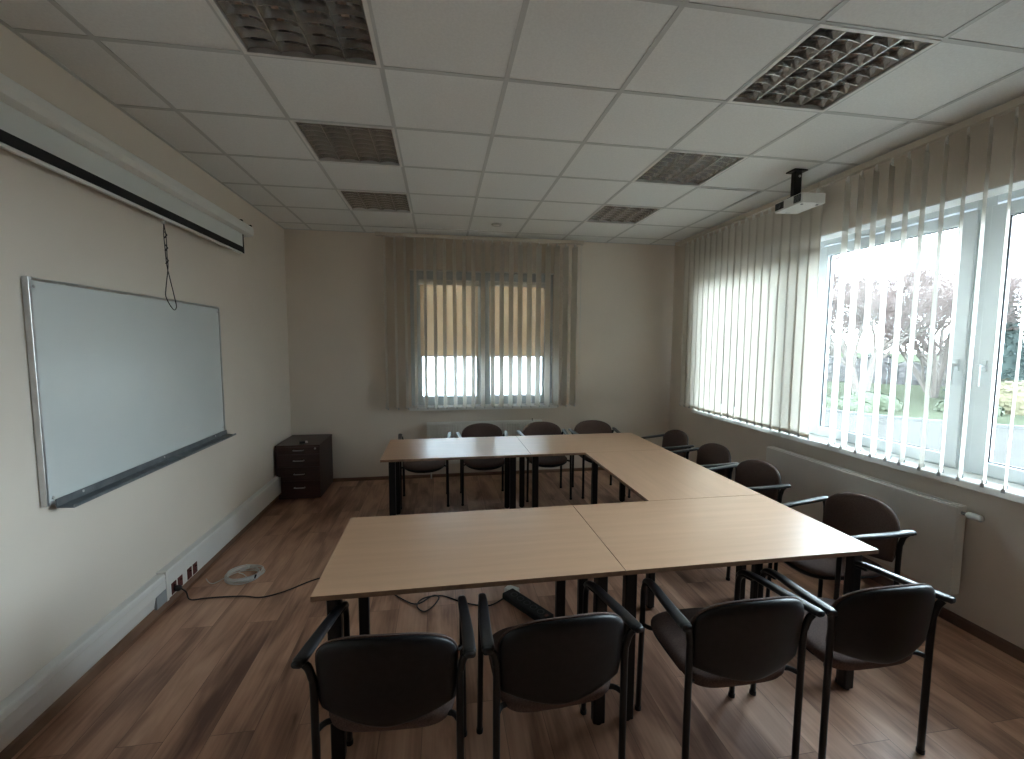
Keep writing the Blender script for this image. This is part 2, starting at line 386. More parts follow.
def blind(label, loc, rz, u0, u1, L, slots, wand_u):
    """rail along local x from u0..u1; slots = [(u, angle)], slat angle measured from the rail direction"""
    t = thing('vertical_blind', label, 'blind', loc, rz, None)
    bm = B(); prism(bm, [(-.024, .0), (.024, .0), (.024, .040), (-.024, .040)], 0, u0, u1); 
    box(bm, u0-.004, u0, -.026, .026, -.002, .042); box(bm, u1, u1+.004, -.026, .026, -.002, .042)
    obj('headrail', bm, M['cream_paint'], t, bevel=.003)
    sm, wm, cm = slat_mesh(L), weight_mesh(L), clip_mesh()
    for k, (u, a) in enumerate(slots):
        s = bpy.data.objects.new('slat', sm); COL.objects.link(s); s.parent = t
        s.location = (u, 0, -.04); s.rotation_euler = (R(random.uniform(-.25, .25)), R(random.uniform(-.15, .15)), a+R(random.uniform(-.6, .6)))
        wgt = bpy.data.objects.new('weight', wm); COL.objects.link(wgt); wgt.parent = s
        c = bpy.data.objects.new('hanger_clip', cm); COL.objects.link(c); c.parent = s
    if wand_u is not None:
        bm = B(); tube(bm, spline([(wand_u, -.03, .0), (wand_u+.004, -.032, -.8), (wand_u-.003, -.03, -1.55), (wand_u+.006, -.022, -1.62), (wand_u+.012, -.03, -1.55), (wand_u+.010, -.032, -.8), (wand_u+.010, -.03, 0)], 5), .0016, 6)
        obj('pull_cord', bm, M['cord_white'], t, smooth=True)
    return t
# back window blind: all slats turned the same way, nearly square to the wall
n = 21; sl = []
for k in range(n):
    u = .225+k*.1165
    sl.append((u, R(90+18)))
blind('cream vertical blind with open slats hanging in front of the far window', (0, 3.19, 2.952), 0, .13, 2.66, 2.005, sl, 2.62)
# right window blinds: local x runs along world -y (rz=-90): u = -y
sl = [(-(.925+k*.105)-.0, R(-(6+.5*math.sin(k*1.7)))) for k in range(19)]
blind('cream vertical blind with closed slats at the far end of the right wall', (3.865, 0, 2.952), R(-90), -3.06, -.90, 1.98, sl, None)
sl = [(-.655+k*.108, R(90+28)) for k in range(19)]
blind('cream vertical blind with opened slats showing the trees and road outside', (3.865, 0, 2.952), R(-90), -.88, 1.40, 1.98, sl, None)

# ------------------------------------------------------------------ ceiling lamps
def lamp():
    t = thing('ceiling_lamp', 'recessed louvre lamp', 'lamp', (0, 0, H), 0, 'recessed louvre lamps in the ceiling')
    bm = B(); h = .288
    for a in ((-h, h, -h, h, .10, .102),): box(bm, *a)
    box(bm, -h-.003, -h, -h, h, .0, .102); box(bm, h, h+.003, -h, h, .0, .102); box(bm, -h-.003, h+.003, -h-.003, -h, 0, .102); box(bm, -h-.003, h+.003, h, h+.003, 0, .102)
    obj('housing', bm, M['white'], t)
    obj('trim_frame', (lambda q: q)(frame_lamp(h)), M['white'], t)
    # louvre: 3 full + 2 half long V reflectors, cross blades between
    bm = B()
    cw = .56/4
    for i in range(5):
        x = -.28+i*cw
        xs_ = [(x-.002, .008), (x+.002, .008), (x+.022, .052), (x-.022, .052)]
        if i == 0: xs_ = [(x, .008), (x+.004, .008), (x+.022, .052), (x, .052)]
        if i == 4: xs_ = [(x-.004, .008), (x, .008), (x, .052), (x-.022, .052)]
        prism(bm, [(p, q) for p, q in xs_], 1, -.285, .285)
    nb = 8
    for i in range(4):
        x0 = -.28+i*cw+.003; x1 = x0+cw-.006
        for j in range(nb+1):
            y = -.276+j*.552/nb
            # blade wider at top, arched lower edge
            seg = 6; low = []; 
            for q in range(seg+1):
                f = q/seg; z = .010+.010*math.sin(PI*f)
                low.append((x0+(x1-x0)*f, z))
            for q in range(seg):
                (xa, za), (xb, zb) = low[q], low[q+1]
                vs = [bm.verts.new(p) for p in ((xa, y-.0012, za), (xb, y-.0012, zb), (xb, y-.007, .05), (xa, y-.007, .05),
                                               (xa, y+.0012, za), (xb, y+.0012, zb), (xb, y+.007, .05), (xa, y+.007, .05))]
                bm.faces.new((vs[0], vs[1], vs[2], vs[3])); bm.faces.new((vs[5], vs[4], vs[7], vs[6]))
                bm.faces.new((vs[0], vs[4], vs[5], vs[1]))
    obj('louvre', bm, M['mirror'], t)
    for i in range(4):
        x = -.28+(i+.5)*cw
        bm = B(); lathe(bm, [(.004, -.275), (.013, -.272), (.013, .272), (.004, .275)], (x, 0, .078), 12, 'Y'); obj('tube', bm, M['tube'], t, smooth=True)
    bm = B()
    for i in range(4):
        x = -.28+(i+.5)*cw
        pts = [(x+.066*math.sin(a), .099-.0*math.cos(a)-.012*(1-math.cos(a*1.0))*3) for a in [R(d) for d in (-80, -50, -20, 0, 20, 50, 80)]]
        for (xa, za), (xb, zb) in zip(pts, pts[1:]):
            bm.faces.new([bm.verts.new(p) for p in ((xa, -.285, za), (xb, -.285, zb), (xb, .285, zb), (xa, .285, za))])
    obj('reflector', bm, M['mirror'], t)
    return t
def frame_lamp(h):
    bm = B(); o_, i_ = .2985, .281
    for a in ((-o_, -i_, -o_, o_), (i_, o_, -o_, o_), (-i_, i_, -o_, -i_), (-i_, i_, i_, o_)): box(bm, *a, -.003, .004)
    return bm
L0 = lamp(); freeze(L0)
LL = {(0, -1): 'recessed louvre lamp of the left row nearest the camera, cut by the top edge',
      (0, 1): 'recessed louvre lamp, middle one of the left row',
      (0, 3): 'recessed louvre lamp at the far end of the left row',
      (4, -1): 'recessed louvre lamp nearest the camera in the right row, white framed',
      (4, 1): 'recessed louvre lamp, middle one of the right row',
      (4, 3): 'recessed louvre lamp at the far end of the right row'}
for k, (i, j) in enumerate(LAMPS):
    t = L0 if k == 0 else copy_tree(L0)
    t.location = (i*g+.3, j*g+.3, H); t['label'] = LL[(i, j)]
# ceiling spot
t = thing('ceiling_spot', 'small round spot fitting with metal ring in the ceiling before the far window', 'lamp', (1.49, 2.66, H))
bm = B(); lathe(bm, [(.040, -.001), (.040, -.014), (.052, -.014), (.060, -.004), (.060, 0)], n=28); obj('ring', bm, M['alu'], t, smooth=True)
bm = B(); lathe(bm, [(.005, -.016), (.032, -.014), (.038, -.006), (.038, -.001)], n=24); obj('lens', bm, M['white'], t, smooth=True)

# ------------------------------------------------------------------ tables
def table(label, x0, x1, y0, y1, il=.065, ir=.065, ib=None):
    t = thing('table', label, 'table', ((x0+x1)/2, (y0+y1)/2, 0), 0, 'beech tables set in a horseshoe')
    hx, hy = (x1-x0)/2-.001, (y1-y0)/2-.001
    along_x = hx > hy
    bm = B(); box(bm, -hx, hx, -hy, hy, .720, .741)
    for f in bm.faces: f.material_index = 0 if abs(f.normal.z) > .5 or f.calc_center_median().z > .740 else 1
    bm.normal_update()
    for f in bm.faces: f.material_index = 0 if f.normal.z > .5 else 1
    top = obj('tabletop', bm, [M['beech'] if along_x else M['beech_y'], M['edge']], t, bevel=.0015)
    ix, iy = (.075, .065) if along_x else (.065, .075)
    ex = {-1: -hx+(il if along_x else ix), 1: hx-(ir if along_x else ix)}
    for sx in (-1, 1):
        for sy in (-1, 1):
            cx, cy = ex[sx], sy*(hy-iy); bm = B()
            if ib and sy > 0: cx = -hx+ib[0] if sx < 0 else hx-ib[1]
            sweep(bm, [(cx, cy, .012), (cx, cy, .7195)], rr(.027, .022, .008) if along_x else rr(.022, .027, .008), up=(0, 1, 0))
            lg = obj('leg', bm, M['black'], t)
            bm = B(); lathe(bm, [(.014, 0), (.019, .003), (.019, .013), (.012, .014)], (cx, cy, 0), 14); obj('foot', bm, M['black'], lg)
    # frame beams under the top, joining the legs
    bm = B(); a, c = hx-ix, hy-iy
    if along_x:
        for s in (-1, 1): box(bm, ex[s]-.015, ex[s]+.015, -c+.031, c-.031, .676, .719)
        box(bm, ex[-1]+.016, ex[1]-.016, -.02, .02, .680, .719)
    else:
        for s in (-1, 1): box(bm, -a+.031, a-.031, s*c-.015, s*c+.015, .676, .719)
        for s in (-1, 1): box(bm, s*a-.012, s*a+.012, -c+.016, c-.016, .676, .719)
    obj('underframe', bm, M['black'], t, bevel=.002)
    return t
M['beech_y'] = noisy(mat('beech_laminate_lengthwise', (.5, .32, .2), .33, spec=.5), (.54, .335, .21), (.59, .37, .235), (2.2, 26, 26), 5., lo=.3, hi=.7)
# 'beech' grain runs along y by default scale; swap so it follows each top's length
M['beech'], M['beech_y'] = M['beech_y'], M['beech']
table('beech table at front left of the horseshoe, nearest the whiteboard and camera', .365, 1.638, -.577, .195, .072, .086)
table('beech table at front right of the horseshoe, its corner reflecting the window', 1.638, 2.905, -.577, .195, .048, .062)
table('beech table lying lengthwise that joins the front and rear tables on the window side', 2.125, 2.905, .195, 1.41)
table('beech table at rear left of the horseshoe, in front of the far radiator', .365, 1.638, 1.41, 2.185, .088, .150, (.066, .103))
table('beech table at rear right of the horseshoe, in the far corner', 1.638, 2.905, 1.41, 2.185, .05, .11)

# ------------------------------------------------------------------ chairs
def chair(label, back=True, name='armchair'):
    t = thing(name, label, 'chair')
    LX = .238
    for s in (-1, 1):
        # front leg rises, then rolls back into the arm
        pts = [(s*(LX+.004), .20, .01), (s*LX, .19, .42), (s*LX, .188, .578)] + \
              [(s*LX, .188-.055*(1-math.cos(a)), (.578+.068*math.sin(a))) for a in (R(20), R(40), R(60), R(80))] + [(s*(LX+.004), .10, .652)]
        bm = B(); sweep(bm, pts, circ(.0125, 12)); lg = obj('leg', bm, M['black'], t, smooth=True)
        bm = B(); lathe(bm, [(.012, 0), (.015, .002), (.015, .018), (.013, .02)], (s*(LX+.004), .20, 0), 12); obj('foot', bm, M['black'], lg)
        # rear leg: up past the seat, flares outward into the rear end of the arm
        pts = [(s*LX, -.19, .01), (s*LX, -.19, .42), (s*LX, -.192, .585), (s*(LX+.004), -.195, .62), (s*(LX+.012), -.20, .655), (s*(LX+.025), -.205, .676)]
        bm = B(); sweep(bm, spline(pts, 4), circ(.013, 12)); lg = obj('leg', bm, M['black'], t, smooth=True)
        bm = B(); lathe(bm, [(.012, 0), (.015, .002), (.015, .018), (.013, .02)], (s*LX, -.19, 0), 12); obj('foot', bm, M['black'], lg)
        # arm pad, bowed outward towards the rear with a blunt tip
        ap = spline([(s*(LX-.002), .182, .628), (s*LX, .150, .655), (s*(LX+.006), .08, .668), (s*(LX+.018), -.03, .675), (s*(LX+.027), -.13, .682), (s*(LX+.032), -.200, .688), (s*(LX+.036), -.232, .690)], 5)
        def prof(u):
            wv = .013+.009*math.sin(min(1, u*1.25)*PI*.5); hv = .011
            if u > .93: wv *= .8
            if u < .05: wv *= .9
            return rr(wv, hv, .0095, 4)
        bm = B(); sweep(bm, ap, prof); obj('armrest', bm, M['arm'], t, smooth=True)
    # seat cushion and its black pan
    def seat_out(k=1.):
        o = []
        for i in range(56):
            a = 2*PI*i/56; c_, s_ = math.cos(a), math.sin(a); n_ = 3.6 if s_ > 0 else 5.
            x = .222*math.copysign(abs(c_)**(2/n_), c_); y = .215*math.copysign(abs(s_)**(2/n_), s_)
            if y > 0: x *= 1.0; y += .03*(1-(x/.222)**2)
            else: pass
            o.append((x*k, y*k+.022))
        return o
    def sp(x, y, tz):
        z = .430+.008*(x/.22)**2 - (.012*((y-.12)/.14)**2 if y > .12 else 0)
        if tz < 0: tz *= max(.12, min(1, (.05-y)/.2))
        return (x, y, z+tz)
    bm = B(); pad(bm, seat_out(), (0, .022), sp, .030, .050, 10, 7, 9); obj('seat', bm, M['fabric'], t, smooth=True)
    def pan_out():
        return [(x*.992, max(y, -.10)*1.0+(.003 if y > 0 else 0)) for x, y in seat_out()]
    def sp2(x, y, tz):
        return (x, y, .418+.008*(x/.22)**2 - (.008*((y-.12)/.14)**2 if y > .12 else 0)+tz*(1-.45*(x/.222)**2))
    bm = B(); pad(bm, pan_out(), (0, .07), sp2, .010, .042, 9, 8, 6); obj('seat_pan', bm, M['shell'], t, smooth=True)
    for y in (-.15, .15):
        bm = B(); pts = [(-LX, y-.04 if y < 0 else y+.04, .425), (-.19, y, .425), (0, y, .418), (.19, y, .425), (LX, y-.04 if y < 0 else y+.04, .425)]
        tube(bm, spline(pts, 4), .010, 10); obj('crossbar', bm, M['black'], t, smooth=True)
    if back:
        def out(k=1.):
            o = []; zc = .665; W = .234
            for i in range(33):      # flattened arch with round shoulders
                a = PI*i/32; c_, s_ = math.cos(a), math.sin(a); n_ = 2.35
                o.append((W*math.copysign(abs(c_)**(2/n_), c_), zc+.125*abs(s_)**(2/n_)))
            for i in range(1, 4): o.append((-W*(1-.01*i/3), zc-.14*i/3))
            for i in range(1, 32):   # shallow blunt point along the bottom
                q = -1+2*i/32; f = abs(q)
                z = .512-.056*(1-f**1.4)-.010*(1-f**24)
                o.append((W*.99*(q if f < .9 else math.copysign(.9+.1*math.sin((f-.9)/.1*PI/2), q)), z))
            for i in range(1, 4): o.append((W*(.99+.01*i/3), zc-.14+.14*i/4))
            return [(x*k, .63+(z-.63)*k) for x, z in o]
        def bp(x, z, tt):
            y = -.232+.052*(x/.232)**2 - .10*(z-.62) - .10*max(0, z-.62)**1.5
            return (x, y+tt, z)
        bm = B(); pad(bm, out(1.0), (0, .63), bp, .034, .004, 11, 7, 4); obj('backrest', bm, M['fabric'], t, smooth=True)
        def bp2(x, z, tt): p = bp(x, z, tt); return (p[0], p[1]-.004, p[2])
        bm = B(); pad(bm, out(.985), (0, .63), bp2, .002, .020, 11, 4, 9); obj('back_shell', bm, M['shell'], t, smooth=True)
    return t
C0 = chair('x'); freeze(C0)
rows = [
 # x, y, rot, label, group
 (.695, -.665, -4, 'brown armchair seen from behind, leftmost at the front table', 'front row'),
 (1.272, -.665, 3, 'brown armchair seen from behind, second from left, in front of the power strip', 'front row'),
 (2.004, -.672, 0, 'brown armchair seen from behind, third from left, turned slightly with its seat showing', 'front row'),
 (2.600, -.675, 0, 'brown armchair seen from behind, rightmost of the front row', 'front row'),
 (3.165, -.07, 90, 'brown armchair at the table corner facing left, nearest of those by the right radiator', 'window side'),
 (3.11, .735, 90, 'second brown armchair from the camera along the window side', 'window side'),
 (3.13, 1.325, 90, 'third brown armchair from the camera along the window side', 'window side'),
 (3.12, 1.975, 90, 'farthest brown armchair along the window side, next to the corner', 'window side'),
 (1.325, 2.455, 180, 'brown armchair behind the rear table, in front of the left part of the far radiator', 'far side'),
 (2.02, 2.46, 180, 'brown armchair behind the rear table, in front of the right end of the far radiator', 'far side'),
 (2.645, 2.47, 180, 'brown armchair behind the rear table to the right of the far radiator', 'far side'),
]
for k, (x, y, rz, lab, gr) in enumerate(rows):
    t = C0 if k == 0 else copy_tree(C0)
    t.location = (x, y, 0); t.rotation_euler = (0, 0, R(rz)); t['label'] = lab; t['group'] = 'armchairs on the '+gr
t = chair('armchair without any backrest at the left end behind the rear table', back=False)
t.location = (.69, 2.45, 0); t.rotation_euler = (0, 0, R(180)); t['group'] = 'armchairs on the far side'

# ------------------------------------------------------------------ whiteboard
t = thing('whiteboard', 'large white dry-erase board mounted on the left wall', 'whiteboard', (XL, 0, 0))
y0, y1, z0, z1 = -.05, 1.625, .965, 1.985
bm = B(); box(bm, .006, .022, y0+.012, y1-.012, z0+.012, z1-.012); obj('writing_surface', bm, M['board'], t)
bm = B()
for a in ((y0, y0+.014, z0, z1), (y1-.014, y1, z0, z1), (y0+.014, y1-.014, z0, z0+.014), (y0+.014, y1-.014, z1-.014, z1)): box(bm, .002, .028, *a)
obj('frame', bm, M['alu'], t, bevel=.002)
bm = B(); prism(bm, [(.028, .985), (.030, .985), (.034, .950), (.095, .946), (.098, .956), (.100, .956), (.101, .941), (.030, .944), (.024, .962)], 1, y0+.045, y1+.01)
obj('pen_tray', bm, M['alu_dark'], t)
for yy, zz in ((y0+.03, z1-.04), (y1-.03, z1-.04), (y0+.04, z0+.03), (y1-.03, z0+.05), (.15, .972), (.8, .972), (1.45, .972)):
    bm = B(); lathe(bm, [(.007, 0), (.007, .003), (.004, .005)], (.0225 if zz > .975 else .0285, yy, zz), 12, 'X'); obj('screw', bm, M['alu'], t)
# ------------------------------------------------------------------ projection screen
t = thing('projection_screen', 'white pull-down projector screen casing above the whiteboard', 'screen', (XL, .75, 0))
bm = B(); prism(bm, [(.015, 2.655), (.075, 2.655), (.105, 2.668), (.112, 2.70), (.107, 2.736), (.098, 2.746), (.015, 2.748)], 1, -1.36, 1.40); obj('casing', bm, M['white'], t, bevel=.003)
bm = B(); box(bm, .060, .0615, -1.28, 1.29, 2.53, 2.66); obj('screen_cloth', bm, M['screen'], t)
bm = B(); box(bm, .0594, .0622, -1.30, 1.30, 2.490, 2.544); box(bm, .0594, .0622, 1.275, 1.30, 2.544, 2.66); box(bm, .0594, .0622, -1.30, -1.275, 2.544, 2.66); obj('masking_border', bm, M['black_cloth'], t)
bm = B(); sweep(bm, [(.061, -1.24, 2.482), (.061, 1.24, 2.482)], rr(.010, .009, .005)); obj('bottom_bar', bm, M['white'], t)
for yy in (1.20, 1.385):
    bm = B(); box(bm, .0, .098, yy-.010, yy+.010, 2.747, 2.760)
    obj('bracket', bm, M['black'], t)
bm = B(); lathe(bm, [(.004, 0), (.010, -.004), (.010, -.018), (.005, -.024)], (.063, .13, 2.468), 12); obj('pull_knob', bm, M['white'], t, smooth=True)
bm = B(); cx = .063
tube(bm, spline([(cx, 0, 2.444), (cx+.004, .008, 2.36), (cx, .012, 2.25), (cx+.003, .010, 2.18), (cx+.004, -.018, 2.05), (cx+.004, -.022, 1.985), (cx+.006, .030, 1.915), (cx+.004, .062, 1.935), (cx+.003, .050, 2.0), (cx-.001, .024, 2.12), (cx-.004, .010, 2.2), (cx-.004, .004, 2.30), (cx-.002, -.003, 2.38), (cx, 0, 2.444)], 6), .0028, 6)
for z in (2.22, 2.30, 2.38): tube(bm, [(cx-.006, .010-.004, z-.02), (cx+.008, .008, z), (cx-.004, .010, z+.02)], .004, 6)
for v in bm.verts: v.co.y = .13+v.co.y*1.25
obj('pull_cord', bm, M['cord'], t, smooth=True)
# ------------------------------------------------------------------ cable trunking, sockets
t = thing('cable_trunking', 'white plastic cable duct running along the foot of the left wall', 'cable duct', (XL, 0, 0))
bm = B(); prism(bm, [(.0, .075), (.030, .075), (.038, .095), (.050, .155), (.050, .236), (.044, .246), (.0, .246)], 1, -3.4, .70); obj('duct_body', bm, M['white'], t)
bm = B(); prism(bm, [(.0, .066), (.044, .066), (.052, .074), (.052, .246), (.046, .256), (.0, .256)], 1, .722, 3.26); obj('duct_body', bm, M['white'], t)
bm = B(); box(bm, .0501, .0525, -3.4, .70, .205, .209); box(bm, .0521, .0540, .722, 3.26, .222, .226); box(bm, 0, .0535, .70, .7225, .066, .259); obj('lid_edge', bm, M['white_paint'], t)
bm = B(); box(bm, .036, .0535, .60, .70, .070, .15); obj('end_box', bm, M['grey_plastic'], t, bevel=.003)
for k, yy in enumerate((.775, .845, .955, 1.025)):
    bm = B(); box(bm, .0522, .0555, yy-.026, yy+.026, .080, .155); s = obj('socket', bm, M['socket'], t, bevel=.002)
    bm = B()
    for dz in (-.010, .010): lathe(bm, [(.003, 0), (.003, .001)], (.0556, yy, .118+dz), 8, 'X')
    lathe(bm, [(.0025, 0), (.0025, .012)], (.0556, yy, .135), 8, 'X'); obj('contact_hole', bm, M['hole'], s)
# extension lead: plug in the first socket, cord across the floor
t = thing('extension_lead', 'black extension lead from the wall socket across the floor to the power strip', 'cable', (0, 0, 0))
bm = B(); lathe(bm, [(.010, .0), (.019, .006), (.019, .030), (.010, .040)], (XL+.0565, .775, .110), 14, 'X'); obj('plug', bm, M['cord'], t, smooth=True)
pts = [(XL+.093, .775, .108), (XL+.115, .79, .07), (-.780, .80, .012), (-.70, .812, .006), (-.618, .812, .006), (-.46, .80, .006), (-.33, .767, .006), (-.20, .82, .006), (-.034, .949, .006), (.15, .99, .006), (.40, .82, .006), (.60, .60, .006), (.70, .53, .006),
       (.80, .60, .012), (.84, .56, .017), (.80, .47, .014), (.745, .44, .006), (.70, .50, .012), (.74, .575, .014), (.86, .60, .006), (1.0, .50, .006), (1.15, .44, .006), (1.26, .50, .006), (1.315, .545, .016)]
bm = B(); tube(bm, spline(pts, 6), .0045, 8); obj('cord', bm, M['cord'], t, smooth=True)
# power strip
t = thing('power_strip', 'black multi-socket power strip lying on the floor under the front table', 'power strip', (1.40, .37, 0), R(-58))
bm = B(); sweep(bm, [(-.19, 0, .022), (.19, 0, .022)], rr(.048, .022, .010)); obj('body', bm, M['shell'], t, bevel=.002)
for k in range(5):
    bm = B(); lathe(bm, [(.021, .0), (.024, .003), (.019, .003), (.019, -.001)], (-.125+k*.062, 0, .042), 18); s = obj('socket', bm, M['ring'], t)
    bm = B()
    for dx in (-.0095, .0095): lathe(bm, [(.0025, 0), (.0025, .001)], (-.125+k*.062, dx, .0435), 8)
    obj('contact_hole', bm, M['hole'], s)
bm = B(); box(bm, .165, .182, -.012, .012, .041, .048); obj('switch', bm, M['socket'], t, bevel=.001)
tt = thing('white_plug', 'white plug block beside the end of the black power strip', 'plug', (1.335, .575, 0), R(-40))
bm = B(); box(bm, -.045, .045, -.028, .028, 0, .035); obj('plug_body', bm, M['white'], tt, bevel=.006)
bm = B(); lathe(bm, [(.004, .045), (.009, .045), (.006, .062), (.003, .064)], (0, 0, .018), 10, 'X'); obj('cord_collar', bm, M['white'], tt, smooth=True)
bm = B(); tube(bm, spline([(1.435, .215, .006), (1.46, .20, .006), (1.50, .17, .006), (1.53, .08, .006), (1.50, -.05, .006), (1.42, -.15, .006)], 6), .004, 8)
tag(obj('loose_white_cable', bm, M['cord_white'], None, smooth=True), 'short white cord lying on the floor beside the black power strip', 'cable')
# coil of pale cable
t = thing('cable_coil', 'coil of flat grey-white network cable on the floor by the left wall', 'cable', (-.565, 1.075, 0))
bm = B()
for k in range(9):
    rr0 = .105+random.uniform(-.014, .012); ox, oy = random.uniform(-.010, .010), random.uniform(-.010, .010); z0 = .005+.0042*k
    pts = [(ox+rr0*1.08*math.cos(a), oy+rr0*math.sin(a)*(.95+.05*math.sin(3*a+k)), z0+.003*math.sin(2*a+k)) for a in [2*PI*i/36 for i in range(36)]]
    tube(bm, pts, .0035, 6, closed=True)
obj('loops', bm, M['cord_white'], t, smooth=True)
bm = B(); tube(bm, spline([(-.02, .10, .044), (.02, .04, .045), (-.03, -.01, .046), (.02, -.05, .045), (.06, -.09, .04)], 6), .0035, 6)
tube(bm, spline([(-.105, -.02, .02), (-.16, -.07, .006), (-.20, -.06, .006), (-.25, .0, .006)], 6), .003, 6)
obj('loose_end', bm, M['cord_white'], t, smooth=True)
bm = B(); tube(bm, [(.085, -.055, .002), (.10, -.066, .02), (.112, -.075, .045)], .006, 8); obj('tie', bm, M['cord'], t)

# ------------------------------------------------------------------ drawer cabinet
t = thing('drawer_cabinet', 'dark brown four-drawer office pedestal in the far left corner', 'cabinet', (-.662, 2.975, 0))
hx, hy = .222, .285
bm = B(); box(bm, -.225, .226, -hy-.004, hy, .582, .602); obj('top_panel', bm, M['cabinet'], t, bevel=.001)
bm = B(); box(bm, hx-.016, hx, -hy+.020, hy, .012, .5815); obj('side_panel', bm, M['cabinet'], t)
bm = B(); prism(bm, [(-hy+.020, .03), (-hy+.020, .5815), (hy, .5815), (hy, .262), (hy-.0, .262), (hy, .03)][:0] or [(-hy+.02, .012), (hy, .012), (hy, .5815), (-hy+.02, .5815)], 0, -.178, -.165)
prism(bm, [(-hy+.0, .27), (hy, .27), (hy, .5815), (-hy+.0, .5815)], 0, -.222, -.2065)
obj('side_panel', bm, M['cabinet'], t)
bm = B(); box(bm, -.165, hx-.0165, hy-.012, hy, .0125, .5815); box(bm, -.1645, hx-.0165, -hy+.03, hy-.0125, .0125, .03); obj('carcass', bm, M['cabinet'], t)
for sx in (-.15, .17):
    for sy in (-.20, .22):
        bm = B(); lathe(bm, [(.018, 0), (.018, .012)], (sx, sy, 0), 12); obj('foot', bm, M['black'], t)
zz = [(.503, .579), (.363, .500), (.212, .360), (.014, .209)]
hz = (.545, .472, .358, .245-.03)
for k, ((a, c), h) in enumerate(zip(zz, (.541, .455, .345, .230))):
    bm = B(); xl = -.205 if a > .26 else (-.205 if k == 2 else -.178)
    if k == 2: # notched to clear the duct
        box(bm, -.205, hx-.001, -hy-.0, -hy+.017, .262, c); box(bm, -.178, hx-.001, -hy, -hy+.017, a, .2618)
    elif k == 3:
        box(bm, -.178, hx-.001, -hy, -hy+.017, a, c); box(bm, -.205, -.1785, -hy, -hy+.017, .014, .063)
    else: box(bm, xl, hx-.001, -hy-.0, -hy+.017, a, c)
    d = obj('drawer', bm, M['cabinet'], t)
    bm = B(); yh = -hy-.001; w_ = .050; hc = .012; hzz = (.548, .435, .287, .138)[k]
    tube(bm, spline([(hc-w_, yh, hzz), (hc-w_, yh-.022, hzz), (hc, yh-.025, hzz), (hc+w_, yh-.022, hzz), (hc+w_, yh, hzz)], 4), .0055, 8)
    obj('handle', bm, M['alu'], d, smooth=True)
bm = B(); lathe(bm, [(.004, 0), (.010, 0), (.010, -.006), (.007, -.008)][::-1], (.180, -hy-.0005, .562), 14, 'Y'); obj('lock', bm, M['alu'], t)
t = thing('lens_cap_case', 'small black box with a silver corner lying on the drawer cabinet', 'box', (-.63, 2.80, .602), R(20))
t.name = 'small_box'
bm = B(); box(bm, -.042, .015, -.03, .03, 0, .022); obj('box_body', bm, M['shell'], t, bevel=.003)
bm = B(); box(bm, .0155, .040, -.028, .022, 0, .018); obj('silver_piece', bm, M['alu'], t, bevel=.003)

# ------------------------------------------------------------------ radiators
def radiator(label, loc, rz, w, z0, z1, ribbed):
    """back against local +y plane, width along local x"""
    t = thing('radiator', label, 'radiator', loc, rz); hw = w/2; m = M['white_paint']
    bm = B()
    if ribbed:
        nrib = int(w/.033); 
        pr = []
        step = w/nrib
        for i in range(nrib):
            x = -hw+i*step
            pr += [(x, -.081), (x+step*.30, -.081), (x+step*.40, -.100), (x+step*.90, -.100)]
        pr += [(hw, -.081), (hw, -.075), (-hw, -.075)]
        prism(bm, pr, 2, z0+.03, z1-.03)
        box(bm, -hw, hw, -.092, -.08, z0, z0+.03); box(bm, -hw, hw, -.092, -.08, z1-.03, z1-.008)
    else:
        box(bm, -hw, hw, -.097, -.085, z0, z1-.006)
    obj('front_panel', bm, m, t, bevel=.004 if not ribbed else 0)
    bm = B(); box(bm, -hw+.01, hw-.01, -.040, -.030, z0, z1-.008); obj('rear_panel', bm, m, t)
    bm = B(); box(bm, -hw, -hw+.004, -.085, -.03, z0+.01, z1-.004); obj('side_cover', bm, m, t)
    bm = B(); box(bm, hw-.004, hw, -.085, -.03, z0+.01, z1-.004); obj('side_cover', bm, m, t)
    bm = B(); box(bm, -hw, hw, -.085, -.078, z1-.010, z1); box(bm, -hw, hw, -.037, -.030, z1-.010, z1)
    nn = int(w/.02)
    for i in range(nn+1): x = -hw+.002+(w-.004)*i/nn; box(bm, x-.002, x+.002, -.078, -.037, z1-.009, z1-.001)
    obj('top_grille', bm, m, t)
    bm = B(); tube(bm, [(-hw+.05, -.06, 0), (-hw+.05, -.06, z0+.01)], .009, 10); obj('supply_pipe', bm, m, t, smooth=True)
    for x in (-hw*.75, hw*.75):
        bm = B(); box(bm, x-.015, x+.015, -.030, -.001, z0+.05, z1-.06); obj('wall_bracket', bm, m, t)
    return t
t = radiator('white ribbed panel radiator below the far window', (1.425, YB, 0), 0, 1.47, .19, .715, True)
bm = B(); lathe(bm, [(.012, .735), (.016, .755), (.016, .80), (.010, .81)], (0, -.06, .655), 16, 'X'); obj('thermostat_head', bm, M['white'], t, smooth=True)
bm = B(); lathe(bm, [(.005, 0), (.005, .03)], (.60, -.09, .715), 8); obj('air_vent', bm, M['black'], t)
t = radiator('long flat-fronted radiator on the right wall below the window', (XR, .57, 0), R(-90), 1.55, .20, .755, False)
bm = B(); lathe(bm, [(.010, .81), (.010, .835), (.008, .835)], (-.035, -.062, .715), 12, 'X'); obj('valve', bm, M['alu_dark'], t, smooth=True)
bm = B(); lathe(bm, [(.014, .836), (.019, .842), (.021, .87), (.019, .905), (.012, .912)], (-.035, -.062, .715), 18, 'X'); obj('thermostat_head', bm, M['white'], t, smooth=True)

